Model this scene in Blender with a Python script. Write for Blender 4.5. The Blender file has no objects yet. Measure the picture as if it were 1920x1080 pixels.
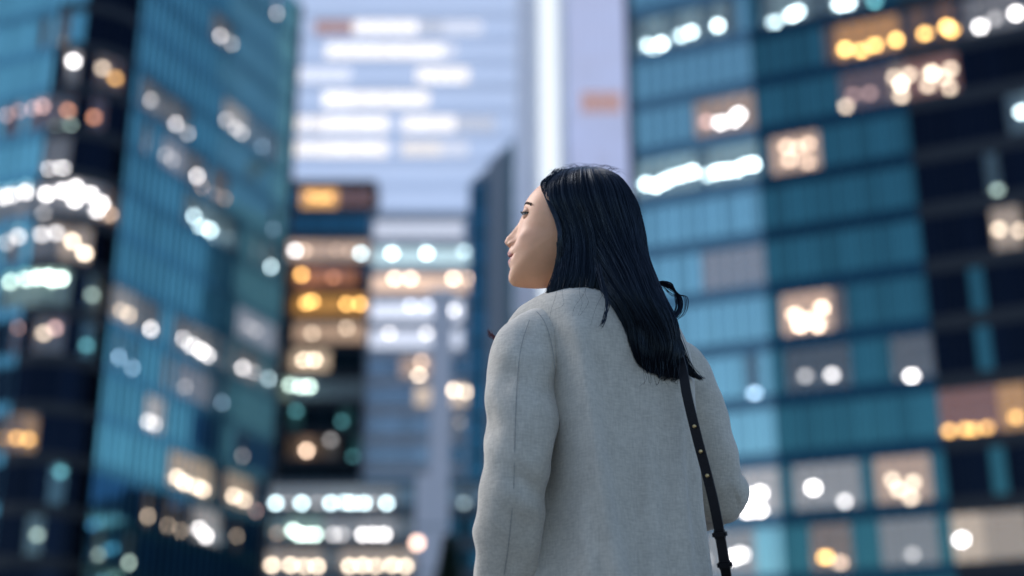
import bpy, bmesh, math, random
import numpy as np
from mathutils import Vector, Matrix, noise
random.seed(7); np.random.seed(7)
R = math.radians
S = bpy.context.scene
COL = S.collection

# ------------------------------------------------------------------ camera, sky, sun, exposure
PITCH, FPX, CAMZ = R(20), 50/36*1920, 0.60
cam = bpy.data.cameras.new('camera'); camo = bpy.data.objects.new('camera', cam); COL.objects.link(camo)
camo.location = (0, 0, CAMZ); camo.rotation_euler = (R(90)+PITCH, 0, 0)
cam.lens, cam.sensor_width = 50, 36
cam.clip_start, cam.clip_end = .05, 4000
cam.dof.use_dof = True; cam.dof.focus_distance = 2.24; cam.dof.aperture_fstop = 1.7
S.camera = camo

W = bpy.data.worlds.new('World'); S.world = W; W.use_nodes = True
wn = W.node_tree.nodes; wl = W.node_tree.links
SUN_EL, SUN_AZ = R(42), R(-60)                    # on the left ahead, veiled
sky = wn.new('ShaderNodeTexSky'); sky.sky_type = 'NISHITA'; sky.sun_disc = False
sky.sun_elevation, sky.sun_rotation = SUN_EL, SUN_AZ
sky.ozone_density = 1.6; sky.dust_density = 1.0; sky.air_density = 1.0
wl.new(sky.outputs[0], wn['Background'].inputs[0]); wn['Background'].inputs[1].default_value = .10
sun = bpy.data.lights.new('sun', 'SUN'); suno = bpy.data.objects.new('sun', sun); COL.objects.link(suno)
sun.energy, sun.angle, sun.color = .75, R(40), (1, .93, .86)
d = Vector((math.sin(SUN_AZ)*math.cos(SUN_EL), math.cos(SUN_AZ)*math.cos(SUN_EL), math.sin(SUN_EL)))
suno.rotation_euler = d.to_track_quat('Z', 'Y').to_euler(); suno.location = (-20, -20, 60)
vs = S.view_settings
vs.view_transform = 'Standard'; vs.look = 'None'; vs.exposure = 1.15; vs.gamma = 1; vs.use_curve_mapping = False
S.render.engine = 'CYCLES'
cy = S.cycles
cy.use_adaptive_sampling = False; cy.use_denoising = True
cy.max_bounces = 6; cy.transparent_max_bounces = 12; cy.sample_clamp_indirect = 3; cy.caustics_reflective = False; cy.caustics_refractive = False

# ------------------------------------------------------------------ measuring helpers
cF = np.array([0, math.cos(PITCH), math.sin(PITCH)]); cR = np.array([1., 0, 0]); cU = np.array([0, -math.sin(PITCH), math.cos(PITCH)])
CP = np.array([0, 0, CAMZ])
def ray(u, v): return cF*FPX + cR*(u-960) + cU*(540-v)
def at(u, v, Y):
    r = ray(u, v); return CP + r*(Y/r[1])
def proj(p):
    q = np.array(p)-CP; z = q@cF
    return 960+FPX*(q@cR)/z, 540-FPX*(q@cU)/z, z

# ------------------------------------------------------------------ object helpers
def mesh(name, v, f, smooth=False):
    m = bpy.data.meshes.new(name); m.from_pydata([tuple(map(float, p)) for p in v], [], [tuple(map(int, q)) for q in f]); m.update()
    if smooth: m.polygons.foreach_set('use_smooth', [True]*len(m.polygons))
    return m
def obj(name, m, mat=None, parent=None, loc=(0, 0, 0), rot=(0, 0, 0)):
    if mat is not None and len(m.materials) == 0: m.materials.append(mat)
    o = bpy.data.objects.new(name, m); COL.objects.link(o); o.parent = parent; o.location = loc; o.rotation_euler = rot
    return o
def thing(name, label, cat, loc=(0, 0, 0), group=None):
    o = bpy.data.objects.new(name, None); COL.objects.link(o); o.location = loc; o.empty_display_size = .2
    o['label'] = label; o['category'] = cat
    if group: o['group'] = group
    return o
BF = [(0, 3, 2, 1), (4, 5, 6, 7), (0, 1, 5, 4), (1, 2, 6, 5), (2, 3, 7, 6), (3, 0, 4, 7)]
class MB:
    def __init__(s): s.v = []; s.f = []
    def box(s, x0, x1, y0, y1, z0, z1, M=None):
        b = len(s.v)
        ps = [(x0, y0, z0), (x1, y0, z0), (x1, y1, z0), (x0, y1, z0), (x0, y0, z1), (x1, y0, z1), (x1, y1, z1), (x0, y1, z1)]
        if M is not None: ps = [tuple(M @ Vector(p)) for p in ps]
        s.v += ps; s.f += [tuple(i+b for i in q) for q in BF]; return s
    def prism(s, poly, z0, z1):
        n = len(poly); b = len(s.v)
        s.v += [(x, y, z0) for x, y in poly]+[(x, y, z1) for x, y in poly]
        s.f += [(b+i, b+(i+1) % n, b+n+(i+1) % n, b+n+i) for i in range(n)]
        s.f += [tuple(b+n+i for i in range(n)), tuple(b+n-1-i for i in range(n))]; return s
    def add(s, v, f):
        b = len(s.v); s.v += [tuple(p) for p in v]; s.f += [tuple(i+b for i in q) for q in f]; return s
    def m(s, name, smooth=False): return mesh(name, s.v, s.f, smooth)

# ------------------------------------------------------------------ materials
MATS = {}
def P(name, col, rough=.5, metal=0., bump=None, noise_amt=None, spec=.5, scale=8):
    if name in MATS: return MATS[name]
    m = bpy.data.materials.new(name); m.use_nodes = True; n = m.node_tree.nodes; l = m.node_tree.links; b = n['Principled BSDF']
    b.inputs['Base Color'].default_value = (*col, 1); b.inputs['Roughness'].default_value = rough; b.inputs['Metallic'].default_value = metal
    b.inputs['Specular IOR Level'].default_value = spec
    if noise_amt or bump:
        tc = n.new('ShaderNodeTexCoord'); nz = n.new('ShaderNodeTexNoise'); nz.inputs['Scale'].default_value = scale; nz.inputs['Detail'].default_value = 5
        l.new(tc.outputs['Object'], nz.inputs['Vector'])
        if noise_amt:
            r = n.new('ShaderNodeValToRGB'); r.color_ramp.elements[0].position = .3; r.color_ramp.elements[1].position = .7
            r.color_ramp.elements[0].color = (*[c*(1-noise_amt) for c in col], 1); r.color_ramp.elements[1].color = (*[min(1, c*(1+noise_amt)) for c in col], 1)
            l.new(nz.outputs['Fac'], r.inputs[0]); l.new(r.outputs[0], b.inputs['Base Color'])
        if bump:
            bp = n.new('ShaderNodeBump'); bp.inputs['Strength'].default_value = bump; bp.inputs['Distance'].default_value = .01
            l.new(nz.outputs['Fac'], bp.inputs['Height']); l.new(bp.outputs[0], b.inputs['Normal'])
    MATS[name] = m; return m
def coated(name, tint, body, rough=.06, mix=.75, added_glow=None):
    """coated curtain-wall glass: a tinted mirror layer over a dark body, each pane a little different"""
    if name in MATS: return MATS[name]
    m = bpy.data.materials.new(name); m.use_nodes = True; n = m.node_tree.nodes; l = m.node_tree.links
    out = n['Material Output']; n.remove(n['Principled BSDF'])
    g = n.new('ShaderNodeBsdfGlossy'); g.inputs['Roughness'].default_value = rough
    df = n.new('ShaderNodeBsdfDiffuse'); df.inputs['Color'].default_value = (*body, 1)
    info = n.new('ShaderNodeObjectInfo'); mr = n.new('ShaderNodeMapRange')
    mr.inputs['To Min'].default_value = .82; mr.inputs['To Max'].default_value = 1.12
    l.new(info.outputs['Random'], mr.inputs['Value'])
    sc = n.new('ShaderNodeVectorMath'); sc.operation = 'SCALE'; sc.inputs[0].default_value = tint
    l.new(mr.outputs[0], sc.inputs['Scale']); l.new(sc.outputs[0], g.inputs['Color'])
    if added_glow:  # even glow added to brighten the pale facades
        em = n.new('ShaderNodeEmission'); em.inputs['Color'].default_value = (*added_glow[:3], 1); em.inputs['Strength'].default_value = added_glow[3]; m.cycles.emission_sampling = 'NONE'
        ad = n.new('ShaderNodeAddShader'); l.new(df.outputs[0], ad.inputs[0]); l.new(em.outputs[0], ad.inputs[1]); df = ad
    mx = n.new('ShaderNodeMixShader'); mx.inputs[0].default_value = mix
    l.new(df.outputs[0], mx.inputs[1]); l.new(g.outputs[0], mx.inputs[2]); l.new(mx.outputs[0], out.inputs[0])
    MATS[name] = m; return m
def clear(name='clear_glass', tint=(.95, .98, 1.)):
    if name in MATS: return MATS[name]
    m = bpy.data.materials.new(name); m.use_nodes = True; n = m.node_tree.nodes; l = m.node_tree.links
    out = n['Material Output']; n.remove(n['Principled BSDF'])
    g = n.new('ShaderNodeBsdfGlossy'); g.inputs['Roughness'].default_value = .05; g.inputs['Color'].default_value = (.6, .8, .9, 1)
    t = n.new('ShaderNodeBsdfTransparent'); t.inputs['Color'].default_value = (*tint, 1)
    mx = n.new('ShaderNodeMixShader'); mx.inputs[0].default_value = .06
    l.new(t.outputs[0], mx.inputs[1]); l.new(g.outputs[0], mx.inputs[2]); l.new(mx.outputs[0], out.inputs[0])
    MATS[name] = m; return m
def glow(name, col, strength):
    if name in MATS: return MATS[name]
    m = bpy.data.materials.new(name); m.use_nodes = True; n = m.node_tree.nodes; l = m.node_tree.links
    b = n['Principled BSDF']; b.inputs['Base Color'].default_value = (*[c*.12 for c in col], 1); b.inputs['Roughness'].default_value = .7
    b.inputs['Emission Color'].default_value = (*col, 1); b.inputs['Emission Strength'].default_value = strength
    m.cycles.emission_sampling = 'NONE'
    MATS[name] = m; return m
LIGHT = dict(w=(1, .90, .86), warm=(1, .74, .53), cool=(.78, .97, 1), orange=(1, .50, .14), peach=(1, .66, .46),
             green=(.80, 1, .84), rose=(.85, .50, .44), lilac=(.88, .88, 1), rust=(.75, .30, .16), teal=(.25, .75, .8), blue=(.55, .78, 1))

dark_metal = P('dark_bronze_metal', (.008, .012, .020), .5, .2)
dark_core = P('dark_interior_concrete', (.02, .025, .035), .8)
blue_frame = P('blue_grey_aluminium', (.06, .15, .21), .35, .5)
teal_frame = P('teal_grey_aluminium', (.018, .05, .07), .35, .5)
pale_panel = P('pale_lavender_cladding', (.78, .80, .88), .45, 0, None, .05)
pale_frame = P('pale_frame', (.78, .80, .88), .45)
white_clad = P('white_metal_cladding', (.80, .83, .88), .35)
grey_clad = P('grey_blue_cladding', (.22, .26, .31), .5, 0, None, .1)
mauve_clad = P('mauve_grey_cladding', (.40, .42, .46), .5, 0, None, .08)

# ------------------------------------------------------------------ ground
def ground():
    m = bpy.data.materials.new('plaza_paving'); m.use_nodes = True; n = m.node_tree.nodes; l = m.node_tree.links; b = n['Principled BSDF']
    tc = n.new('ShaderNodeTexCoord'); br = n.new('ShaderNodeTexBrick'); br.inputs['Scale'].default_value = 1.2
    br.inputs['Color1'].default_value = (.10, .105, .11, 1); br.inputs['Color2'].default_value = (.13, .13, .135, 1); br.inputs['Mortar'].default_value = (.04, .04, .045, 1)
    br.inputs['Mortar Size'].default_value = .01
    l.new(tc.outputs['Object'], br.inputs['Vector']); l.new(br.outputs[0], b.inputs['Base Color']); b.inputs['Roughness'].default_value = .6
    g = obj('ground', mesh('ground', [(-1500, -1500, 0), (1500, -1500, 0), (1500, 1500, 0), (-1500, 1500, 0)], [(0, 1, 2, 3)]), m); g['kind'] = 'structure'
ground()

# ------------------------------------------------------------------ towers
class Face:
    """one plane of a curtain wall: starts at p0, runs along dirn; the outward side lies to the right of the run"""
    def __init__(s, p0, dirn, length, bw, glass, frame, spandrel, sp_h=1.0, mull=.16, floors=None):
        s.p0 = np.array(p0, float); s.d = np.array(dirn, float); s.d /= np.hypot(*s.d); s.L = length
        s.n = max(1, round(length/bw)); s.bw = length/s.n; s.glass, s.frame, s.spandrel, s.sp_h, s.mull = glass, frame, spandrel, sp_h, mull
        s.out = np.array([s.d[1], -s.d[0]]); s.ang = math.atan2(s.d[1], s.d[0]); s.special = {}
    def hit(s, u, v, depth=0.):
        r = ray(u, v); nn = s.out; p = s.p0-nn*depth
        den = r[:2]@nn
        if abs(den) < 1e-9: return None
        t = ((p-CP[:2])@nn)/den
        if t <= 0: return None
        q = CP+r*t; return (q[:2]-p)@s.d, q[2]

def tower(name, label, cat, faces, core_poly, zbase, fh, nfl, lamps=(), rooms=(), core_mat=None, roof_mat=None, room_depth=3.0, lamp_size=.3, piers=True, roof_extra=1.2, boost=1.0):
    """zbase: z of the underside of the spandrel of storey 0"""
    root = thing(name, label, cat, (faces[0].p0[0], faces[0].p0[1], 0)); off = np.array([faces[0].p0[0], faces[0].p0[1], 0])
    ztop = zbase+nfl*fh
    obj('core', MB().prism([(x-off[0], y-off[1]) for x, y in core_poly], 0, ztop).m('core'), core_mat or dark_core, root)
    # lit bays
    lit = {}; lamp_list = []
    def find(u, v, depth=0.):
        for i, f in enumerate(faces):
            h = f.hit(u, v, depth)
            if h and 0 <= h[0] < f.L and (i == len(faces)-1 or True):
                # visible side only
                q = f.p0+f.d*h[0]
                if (q-CP[:2])@f.out < 0: return i, h
        return None
    for (u, v, c, lv) in lamps:
        a = find(u, v)
        if a is None: continue
        i, (x, z) = a; f = faces[i]; k = int((z-zbase)//fh); b = min(f.n-1, int(x/f.bw))
        if not 0 <= k < nfl: continue
        zf = zbase+k*fh
        z2 = f.hit(u, v, .8); xx = min(max(z2[0], .3), f.L-.3); zz = min(max(z2[1], zf+f.sp_h+.35), zf+fh-.3)
        g = {3: .20, 2: .11, 1: .06}[lv]*(.3 if f.glass is dark_refl_glass else .65)
        for bb in range(b-1, b+2):
            if 0 <= bb < f.n:
                o = lit.get((i, k, bb))
                g_ = g if bb == b else g*.4
                if bb == b or lv == 3:
                    if o is None or o[1] < g_: lit[(i, k, bb)] = (c, g_)
        lamp_list.append((i, k, b, xx, zz, c, lv))
    for (u0, u1, v, c, g) in rooms:
        a = find((u0+u1)/2, v)
        if a is None: continue
        i, (x, z) = a; f = faces[i]; k = int((z-zbase)//fh)
        if not 0 <= k < nfl: continue
        x0 = f.hit(u0, v); x1 = f.hit(u1, v); b0 = max(0, int(min(x0[0], x1[0])/f.bw+.3)); b1 = min(f.n-1, int(max(x0[0], x1[0])/f.bw-.3))
        for bb in range(b0, max(b0, b1)+1): lit[(i, k, bb)] = (c, g)
    # frames
    for i, f in enumerate(faces):
        base = (f.p0[0]-off[0], f.p0[1]-off[1], 0)
        sp = MB().box(0, f.L, -.05, .30, 0, f.sp_h).m('spandrel'); mu = MB().box(-.035, .035, -f.mull, .02, 0, ztop).m('mullion')
        for k in range(nfl):
            obj('spandrel', sp, f.spandrel, root, (base[0], base[1], zbase+k*fh), (0, 0, f.ang))
        for b in range(f.n+1):
            q = f.p0+f.d*b*f.bw
            obj('mullion', mu, f.frame, root, (q[0]-off[0], q[1]-off[1], 0), (0, 0, f.ang))
        if zbase > .5: obj('plinth', MB().box(0, f.L, -.04, .30, 0, zbase-.003).m('plinth'), f.spandrel, root, base, (0, 0, f.ang))
        obj('parapet', MB().box(0, f.L, -.05, .3, 0, roof_extra).m('parapet'), f.spandrel, root, (base[0], base[1], ztop+.003), (0, 0, f.ang))
    if piers:
        for f, x in ((faces[0], 0), (faces[-1], faces[-1].L)):
            q = f.p0+f.d*x; s = -1 if x == 0 else 1
            x0, x1 = (-.5, -.04) if x == 0 else (.04, .5)
            obj('corner_pier', MB().box(x0, x1, -.25, 4.2, 0, ztop+1).m('corner_pier'), dark_metal if roof_mat is None else roof_mat, root, (q[0]-off[0], q[1]-off[1], 0), (0, 0, f.ang))
    # panes
    cand = []
    pm = {}
    for i, f in enumerate(faces):
        hgt = fh-f.sp_h-.03
        for k in range(nfl):
            for b in range(f.n):
                q = f.p0+f.d*(b+.5)*f.bw; z = zbase+k*fh+f.sp_h+.015
                u, v, dz = proj((q[0], q[1], z+hgt/2)); inn = -30 < u < 1950 and -60 < v < 1140
                cand.append((0 if inn else 1, dz, i, k, b, q, z, hgt))
    cand.sort(key=lambda c: c[:2])
    rest = {}
    for idx, (inn, dz, i, k, b, q, z, hgt) in enumerate(cand):
        f = faces[i]; isl = (i, k, b) in lit
        mat = clear() if isl else f.special.get((k, b), f.glass)
        rz, rx = random.gauss(0, .004), random.gauss(0, .004)
        if idx < 300:
            key = (i, mat.name)
            if key not in pm: pm[key] = MB().box(-f.bw/2+.03, f.bw/2-.03, 0, .03, 0, hgt).m('window_pane')
            obj('window_pane', pm[key], mat, root, (q[0]-off[0], q[1]-off[1], z), (rx, 0, f.ang+rz))
        else:
            M = Matrix.Translation((q[0]-off[0], q[1]-off[1], z)) @ Matrix.Rotation(f.ang+rz, 4, 'Z') @ Matrix.Rotation(rx, 4, 'X')
            rest.setdefault(mat.name, MB()).box(-f.bw/2+.03, f.bw/2-.03, 0, .03, 0, hgt, M)
    for mn, mb in rest.items():
        o = obj('window_pane', mb.m('window_pane_far'), MATS[mn], root); o['kind'] = 'stuff'
    # rooms behind the lit panes
    done = set(); room_of = {}
    for key in sorted(lit):
        if key in done: continue
        i, k, b = key; f = faces[i]; e = b
        while (i, k, e+1) in lit and lit[(i, k, e+1)][0] == lit[key][0] and abs(lit[(i, k, e+1)][1]-lit[key][1]) < .01: e += 1
        for x in range(b, e+1): done.add((i, k, x))
        c, g = lit[key]; g *= boost*.62
        x0, x1 = b*f.bw+.02, (e+1)*f.bw-.02; h = fh-f.sp_h-.02; D = room_depth
        v = [(x0, .32, 0), (x1, .32, 0), (x1, .32, h), (x0, .32, h), (x0, D, 0), (x1, D, 0), (x1, D, h), (x0, D, h)]
        fc = [(4, 5, 6, 7), (0, 1, 5, 4), (3, 7, 6, 2), (0, 4, 7, 3), (1, 2, 6, 5)]
        q = f.p0
        r = obj('lit_room', mesh('lit_room', v, fc), glow('room_%s_%.2f' % (c, g), LIGHT[c], g), root, (q[0]-off[0], q[1]-off[1], zbase+k*fh+f.sp_h+.01), (0, 0, f.ang))
        for x in range(b, e+1): room_of[(i, k, x)] = r
    lm = {}
    s = lamp_size
    for (i, k, b, x, z, c, lv) in lamp_list:
        f = faces[i]; r = room_of.get((i, k, b))
        if r is None: continue
        key = (c, lv)
        if key not in lm:
            bm = bmesh.new(); bmesh.ops.create_icosphere(bm, subdivisions=1, radius=s); bmesh.ops.scale(bm, vec=(1, 1, .8), verts=bm.verts)
            me = bpy.data.meshes.new('ceiling_lamp'); bm.to_mesh(me); bm.free(); lm[key] = me
        zr = z-(zbase+k*fh+f.sp_h+.01)
        obj('ceiling_lamp', lm[key], glow('lamp_%s_%d_%.1f' % (c, lv, boost), LIGHT[c], {3: 8, 2: 3, 1: 1.2}[lv]*boost), r, (x, .8, zr))
    return root

def L(s, c, lv):
    """'x,y x,y' -> lamp entries"""
    return [(*map(float, t.split(',')), c, lv) for t in s.split()]

dl = np.array([math.sin(R(22.7)), math.cos(R(22.7))]); dr = np.array([math.sin(R(66.3)), -math.cos(R(66.3))])
# --- tall blue tower on the left: a side face, a rounded corner in dark reflection tones, a long face
blue_glass = coated('blue_coated_glass', (.30, .72, .74), (.035, .11, .15))
dark_refl_glass = coated('dark_reflection_glass', (.007, .012, .024), (.003, .005, .010), .08)  # dark reflections painted as a glass tint
blue_band = coated('blue_spandrel_glass', (.15, .40, .47), (.025, .07, .10), .12)
teal_band = coated('teal_spandrel_glass', (.016, .065, .10), (.006, .017, .028), .12)
teal_refl_glass = coated('teal_reflection_glass', (.075, .235, .25), (.008, .022, .032))  # tint paints the bays that mirror another tower
sky_refl_glass = coated('sky_reflection_glass', (.46, .76, .74), (.09, .20, .26))  # tint paints the bays that mirror open sky
N = np.array([-.299*110, 110.]); RC = 4.7; cc = N-RC*np.array([dl[1], -dl[0]])
Mp = cc+RC*np.array([-dr[1]*-1, dr[0]*-1]) if False else cc+RC*np.array([dr[1], -dr[0]])
arc = []
a0 = math.atan2(*(Mp-cc)[::-1]); a1 = math.atan2(*(N-cc)[::-1])
if a1 < a0: a1 += 2*math.pi
for t in np.linspace(a0, a1, 7): arc.append(cc+RC*np.array([math.cos(t), math.sin(t)]))
lf0 = Mp-dr*13.3
lfaces = [Face(lf0, dr, 13.3, .95, blue_glass, blue_frame, blue_band, .95)]
for a, b in zip(arc[:-1], arc[1:]): lfaces.append(Face(a, b-a, np.hypot(*(b-a)), 1.3, dark_refl_glass, dark_metal, dark_metal, .95, .05))  # dark reflection painted as separate glass and frames
for j in (1, 2):
    for k in range(15, 19): lfaces[j].special[(k, 0)] = blue_glass  # blue reflection painted on the upper corner panes
lfaces.append(Face(N, dl, 25.6, .95, blue_glass, blue_frame, blue_band, .95))
for k in range(9):
    for b in range(14):
        if k < 6 or b > 8: lfaces[0].special[(k, b)] = dark_refl_glass  # lower side panes painted as dark reflection
for k in range(8):
    for b in range(27):
        if k < 6 or (k == 6 and b > 9) or (k == 7 and b > 12 and b not in (17, 18, 19)): lfaces[-1].special[(k, b)] = dark_refl_glass if k < 3 else coated('deep_reflection_glass', (.06, .20, .36), (.006, .014, .03))  # darker tints paint the reflections on the lower floors
inn = 3.4
core = [lf0-lfaces[0].out*inn, Mp-lfaces[0].out*inn+dr*1.0, N-lfaces[-1].out*inn, N+dl*25.6-lfaces[-1].out*inn, N+dl*25.6-lfaces[-1].out*20, lf0-lfaces[0].out*25]
ll = (L('410,67 278,187 326,232 370,330 405,365', 'w', 3)+L('437,82 520,25 300,205 350,250 440,240 425,225 455,250', 'w', 2)+L('268,270 310,290 325,300', 'w', 1)
      +L('490,275 515,290', 'blue', 1)+L('375,350 418,372', 'peach', 2)+L('362,405 378,425 393,432 400,452 422,442 507,500', 'cool', 3)+L('473,468', 'cool', 2)+L('512,430', 'blue', 1)
      +L('240,590 225,582', 'warm', 2)+L('283,617', 'w', 3)+L('340,635 360,648 378,658 388,666 455,690 470,697', 'w', 3)+L('415,682', 'w', 2)+L('500,712 515,716', 'cool', 2)+L('225,670 245,690', 'blue', 2)
      +L('303,715 287,795 278,790', 'w', 2)+L('345,725 480,620 465,612', 'w', 1)+L('413,755', 'blue', 2)+L('455,855', 'w', 1)
      +L('330,895 345,905 365,912 378,918 440,930 455,937', 'warm', 3)+L('480,965', 'rose', 2)+L('275,968 310,985 335,995 440,1005', 'warm', 2)+L('372,992 385,1005', 'w', 3)+L('490,1035', 'w', 1)
      +L('180,1040 240,1055', 'green', 2)
      +L('72,108 105,98', 'warm', 2)+L('130,115', 'w', 3)+L('192,128', 'warm', 2)+L('219,148', 'orange', 2)+L('10,210 40,203 62,197 80,190', 'rose', 2)+L('127,207 176,220', 'rust', 2)+L('132,255', 'green', 2)+L('105,250', 'green', 1)
      +L('5,355 22,362 52,345 82,338 80,365 115,335 118,358 142,350 140,375 170,365 190,382 180,395', 'w', 3)+L('205,402', 'peach', 2)
      +L('12,455 36,430 70,420 75,440 105,437', 'w', 2)+L('142,453 160,475', 'warm', 3)+L('22,520 50,515', 'green', 3)+L('72,520 85,515 100,525 115,522', 'green', 3)+L('180,555', 'green', 1)
      +L('38,615 100,615', 'rose', 2)+L('82,625', 'warm', 2)+L('173,650 115,885', 'teal', 1)+L('8,822 25,822 40,824', 'orange', 2)+L('70,1003', 'green', 1))
lr = [(430, 470, 245, 'w', .30), (268, 305, 795, 'w', .4), (320, 390, 905, 'warm', .35), (425, 470, 935, 'warm', .3), (205, 262, 590, 'w', .22), (445, 520, 625, 'lilac', .28), (330, 395, 725, 'lilac', .18), (0, 48, 822, 'orange', .25),
      (300, 345, 297, 'lilac', .25), (470, 525, 290, 'blue', .15), (365, 410, 1000, 'w', .3), (60, 120, 445, 'warm', .28), (120, 190, 465, 'warm', .22)]
tower('glass_tower', 'tall blue glass tower with a rounded corner of painted dark reflections', 'tower', lfaces, core, 58.6-1.55-4*3.97*3-3.97*2, 3.97, 20, ll, lr)

# --- broad tower on the right
rA = np.array([9.5, 98.8])
sky_refl_frame = P('sky_reflection_frame', (.10, .22, .30), .35, .4)  # lighter frame colour carries on the painted sky reflection
rfaces = [Face(rA, dr, 9.4, .94, sky_refl_glass, sky_refl_frame, sky_refl_frame, 1.05), Face(rA+dr*9.4, dr, 10.9, .91, teal_refl_glass, teal_frame, teal_band, 1.05), Face(rA+dr*20.3, dr, 15.0, .94, dark_refl_glass, dark_metal, dark_metal, 1.05, .05)]  # one face split into tints that paint its reflections
for k in range(4, 8): rfaces[2].special[(k, 3)] = teal_refl_glass  # blue reflection painted into the dark bays
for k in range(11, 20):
    for b in range(0, 3 if k < 13 else 4): rfaces[2].special[(k, b)] = teal_refl_glass  # painted reflection carried over the upper dark bays
rcore = [rA-rfaces[0].out*inn, rA+dr*35-rfaces[0].out*inn, rA+dr*35-rfaces[0].out*26, rA-rfaces[0].out*26]
rl = (L('1212,85 1228,95 1240,82 1275,68 1295,60 1345,48', 'cool', 3)+L('1325,228', 'rose', 2)+L('1350,230 1385,215 1375,225', 'w', 3)
      +L('1212,345 1230,348 1245,340 1262,332 1280,328 1298,322 1330,328 1345,322 1362,320 1380,318 1398,310 1412,308', 'cool', 3)+L('1415,738', 'blue', 2)+L('1402,930 1425,925 1402,960 1425,960', 'w', 3)+L('1375,1045 1390,1040', 'w', 3)+L('1318,1050', 'w', 2)
      +L('1452,42 1485,28 1495,22', 'cool', 3)+L('1575,8 1590,5', 'cool', 3)+L('1640,5', 'teal', 2)+L('1585,92 1615,95 1640,85 1685,74 1735,63 1775,50 1785,57', 'orange', 3)
      +L('1675,145 1705,140 1695,155 1690,180 1740,160 1745,135 1770,145 1782,130 1780,165', 'warm', 2)+L('1692,157 1747,137', 'warm', 3)+L('1585,200', 'warm', 2)+L('1600,178 1630,175', 'rose', 1)
      +L('1475,275 1495,278 1515,270 1480,300 1515,305', 'peach', 2)+L('1490,590 1515,600 1540,578 1535,610 1500,610', 'peach', 3)+L('1510,705', 'w', 1)+L('1560,703', 'w', 2)+L('1710,712', 'w', 3)
      +L('1780,808 1810,805 1850,802 1825,806', 'orange', 2)+L('1905,782', 'orange', 2)+L('1525,915', 'w', 3)+L('1585,940', 'w', 2)+L('1672,900 1712,905', 'warm', 2)+L('1685,918 1708,935', 'warm', 2)
      +L('1710,1040', 'w', 1)+L('1803,1012', 'w', 3)+L('1548,1045', 'orange', 3)+L('1575,1055', 'peach', 2)+L('1838,50 1905,25', 'w', 3)+L('1865,35', 'w', 1)+L('1916,210', 'cool', 3)+L('1870,357', 'green', 1)+L('1873,430 1913,432', 'warm', 2))
rr = [(1310, 1410, 225, 'peach', 0.22), (1310, 1430, 520, 'lilac', 0.16), (1395, 1450, 940, 'w', 0.27), (1310, 1405, 1045, 'w', 0.16), (1565, 1790, 78, 'orange', 0.29), (1665, 1800, 150, 'rust', 0.15), (1455, 1530, 290, 'peach', 0.38), (1470, 1555, 595, 'peach', 0.38),
      (1470, 1580, 705, 'w', 0.04), (1685, 1750, 705, 'w', 0.05), (1755, 1860, 805, 'rust', 0.18), (1882, 1930, 785, 'orange', 0.34), (1505, 1605, 935, 'w', 0.18), (1645, 1735, 915, 'peach', 0.32), (1665, 1755, 1040, 'w', 0.14),
      (1765, 1845, 1035, 'warm', 0.38), (1850, 1925, 1030, 'warm', 0.24), (1815, 1925, 40, 'w', 0.09), (1862, 1925, 440, 'warm', 0.26), (1525, 1590, 1050, 'peach', 0.11), (1570, 1660, 180, 'rose', 0.08)]
tower('office_tower', 'broad glass tower with painted teal and pale blue reflections on the right side behind her', 'tower', rfaces, rcore, 18.15-4.1*4, 4.1, 19, rl, rr)

# --- pale tower facing the street end, far behind
ex = np.array([1., 0])
pale_glass = coated('pale_lavender_glass', (.78, .86, 1.0), (.80, .83, .92), .12, .4, (.80, .86, 1, .24))  # glow added inside the glass to lift the tower's brightness
pale_band = coated('pale_lavender_spandrel', (.74, .80, .95), (.72, .77, .88), .15, .35, (.80, .86, 1, .15))  # spandrels carry the added glow too, only weaker
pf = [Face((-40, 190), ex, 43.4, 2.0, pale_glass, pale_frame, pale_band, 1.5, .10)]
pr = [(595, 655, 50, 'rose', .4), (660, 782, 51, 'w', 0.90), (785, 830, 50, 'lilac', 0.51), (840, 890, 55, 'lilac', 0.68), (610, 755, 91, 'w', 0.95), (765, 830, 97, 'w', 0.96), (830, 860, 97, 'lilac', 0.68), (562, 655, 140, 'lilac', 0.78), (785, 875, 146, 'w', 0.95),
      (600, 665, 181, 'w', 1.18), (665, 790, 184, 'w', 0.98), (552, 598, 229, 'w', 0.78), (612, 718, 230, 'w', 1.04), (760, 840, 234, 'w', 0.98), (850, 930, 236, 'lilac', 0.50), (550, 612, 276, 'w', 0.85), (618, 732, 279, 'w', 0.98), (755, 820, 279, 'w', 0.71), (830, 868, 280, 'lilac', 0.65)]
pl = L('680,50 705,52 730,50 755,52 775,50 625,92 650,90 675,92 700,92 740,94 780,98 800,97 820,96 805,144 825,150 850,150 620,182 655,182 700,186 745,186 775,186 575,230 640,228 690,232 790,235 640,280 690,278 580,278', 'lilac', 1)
tower('pale_tower', 'pale lavender office tower with rows of white lit windows behind the dark block', 'tower', pf, [(-40, 193.4), (3.4, 193.4), (3.4, 215), (-40, 215)], 112.06-2.8-4.08*27, 4.08, 33, pl, pr, pale_panel, pale_frame, lamp_size=.4)
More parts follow.
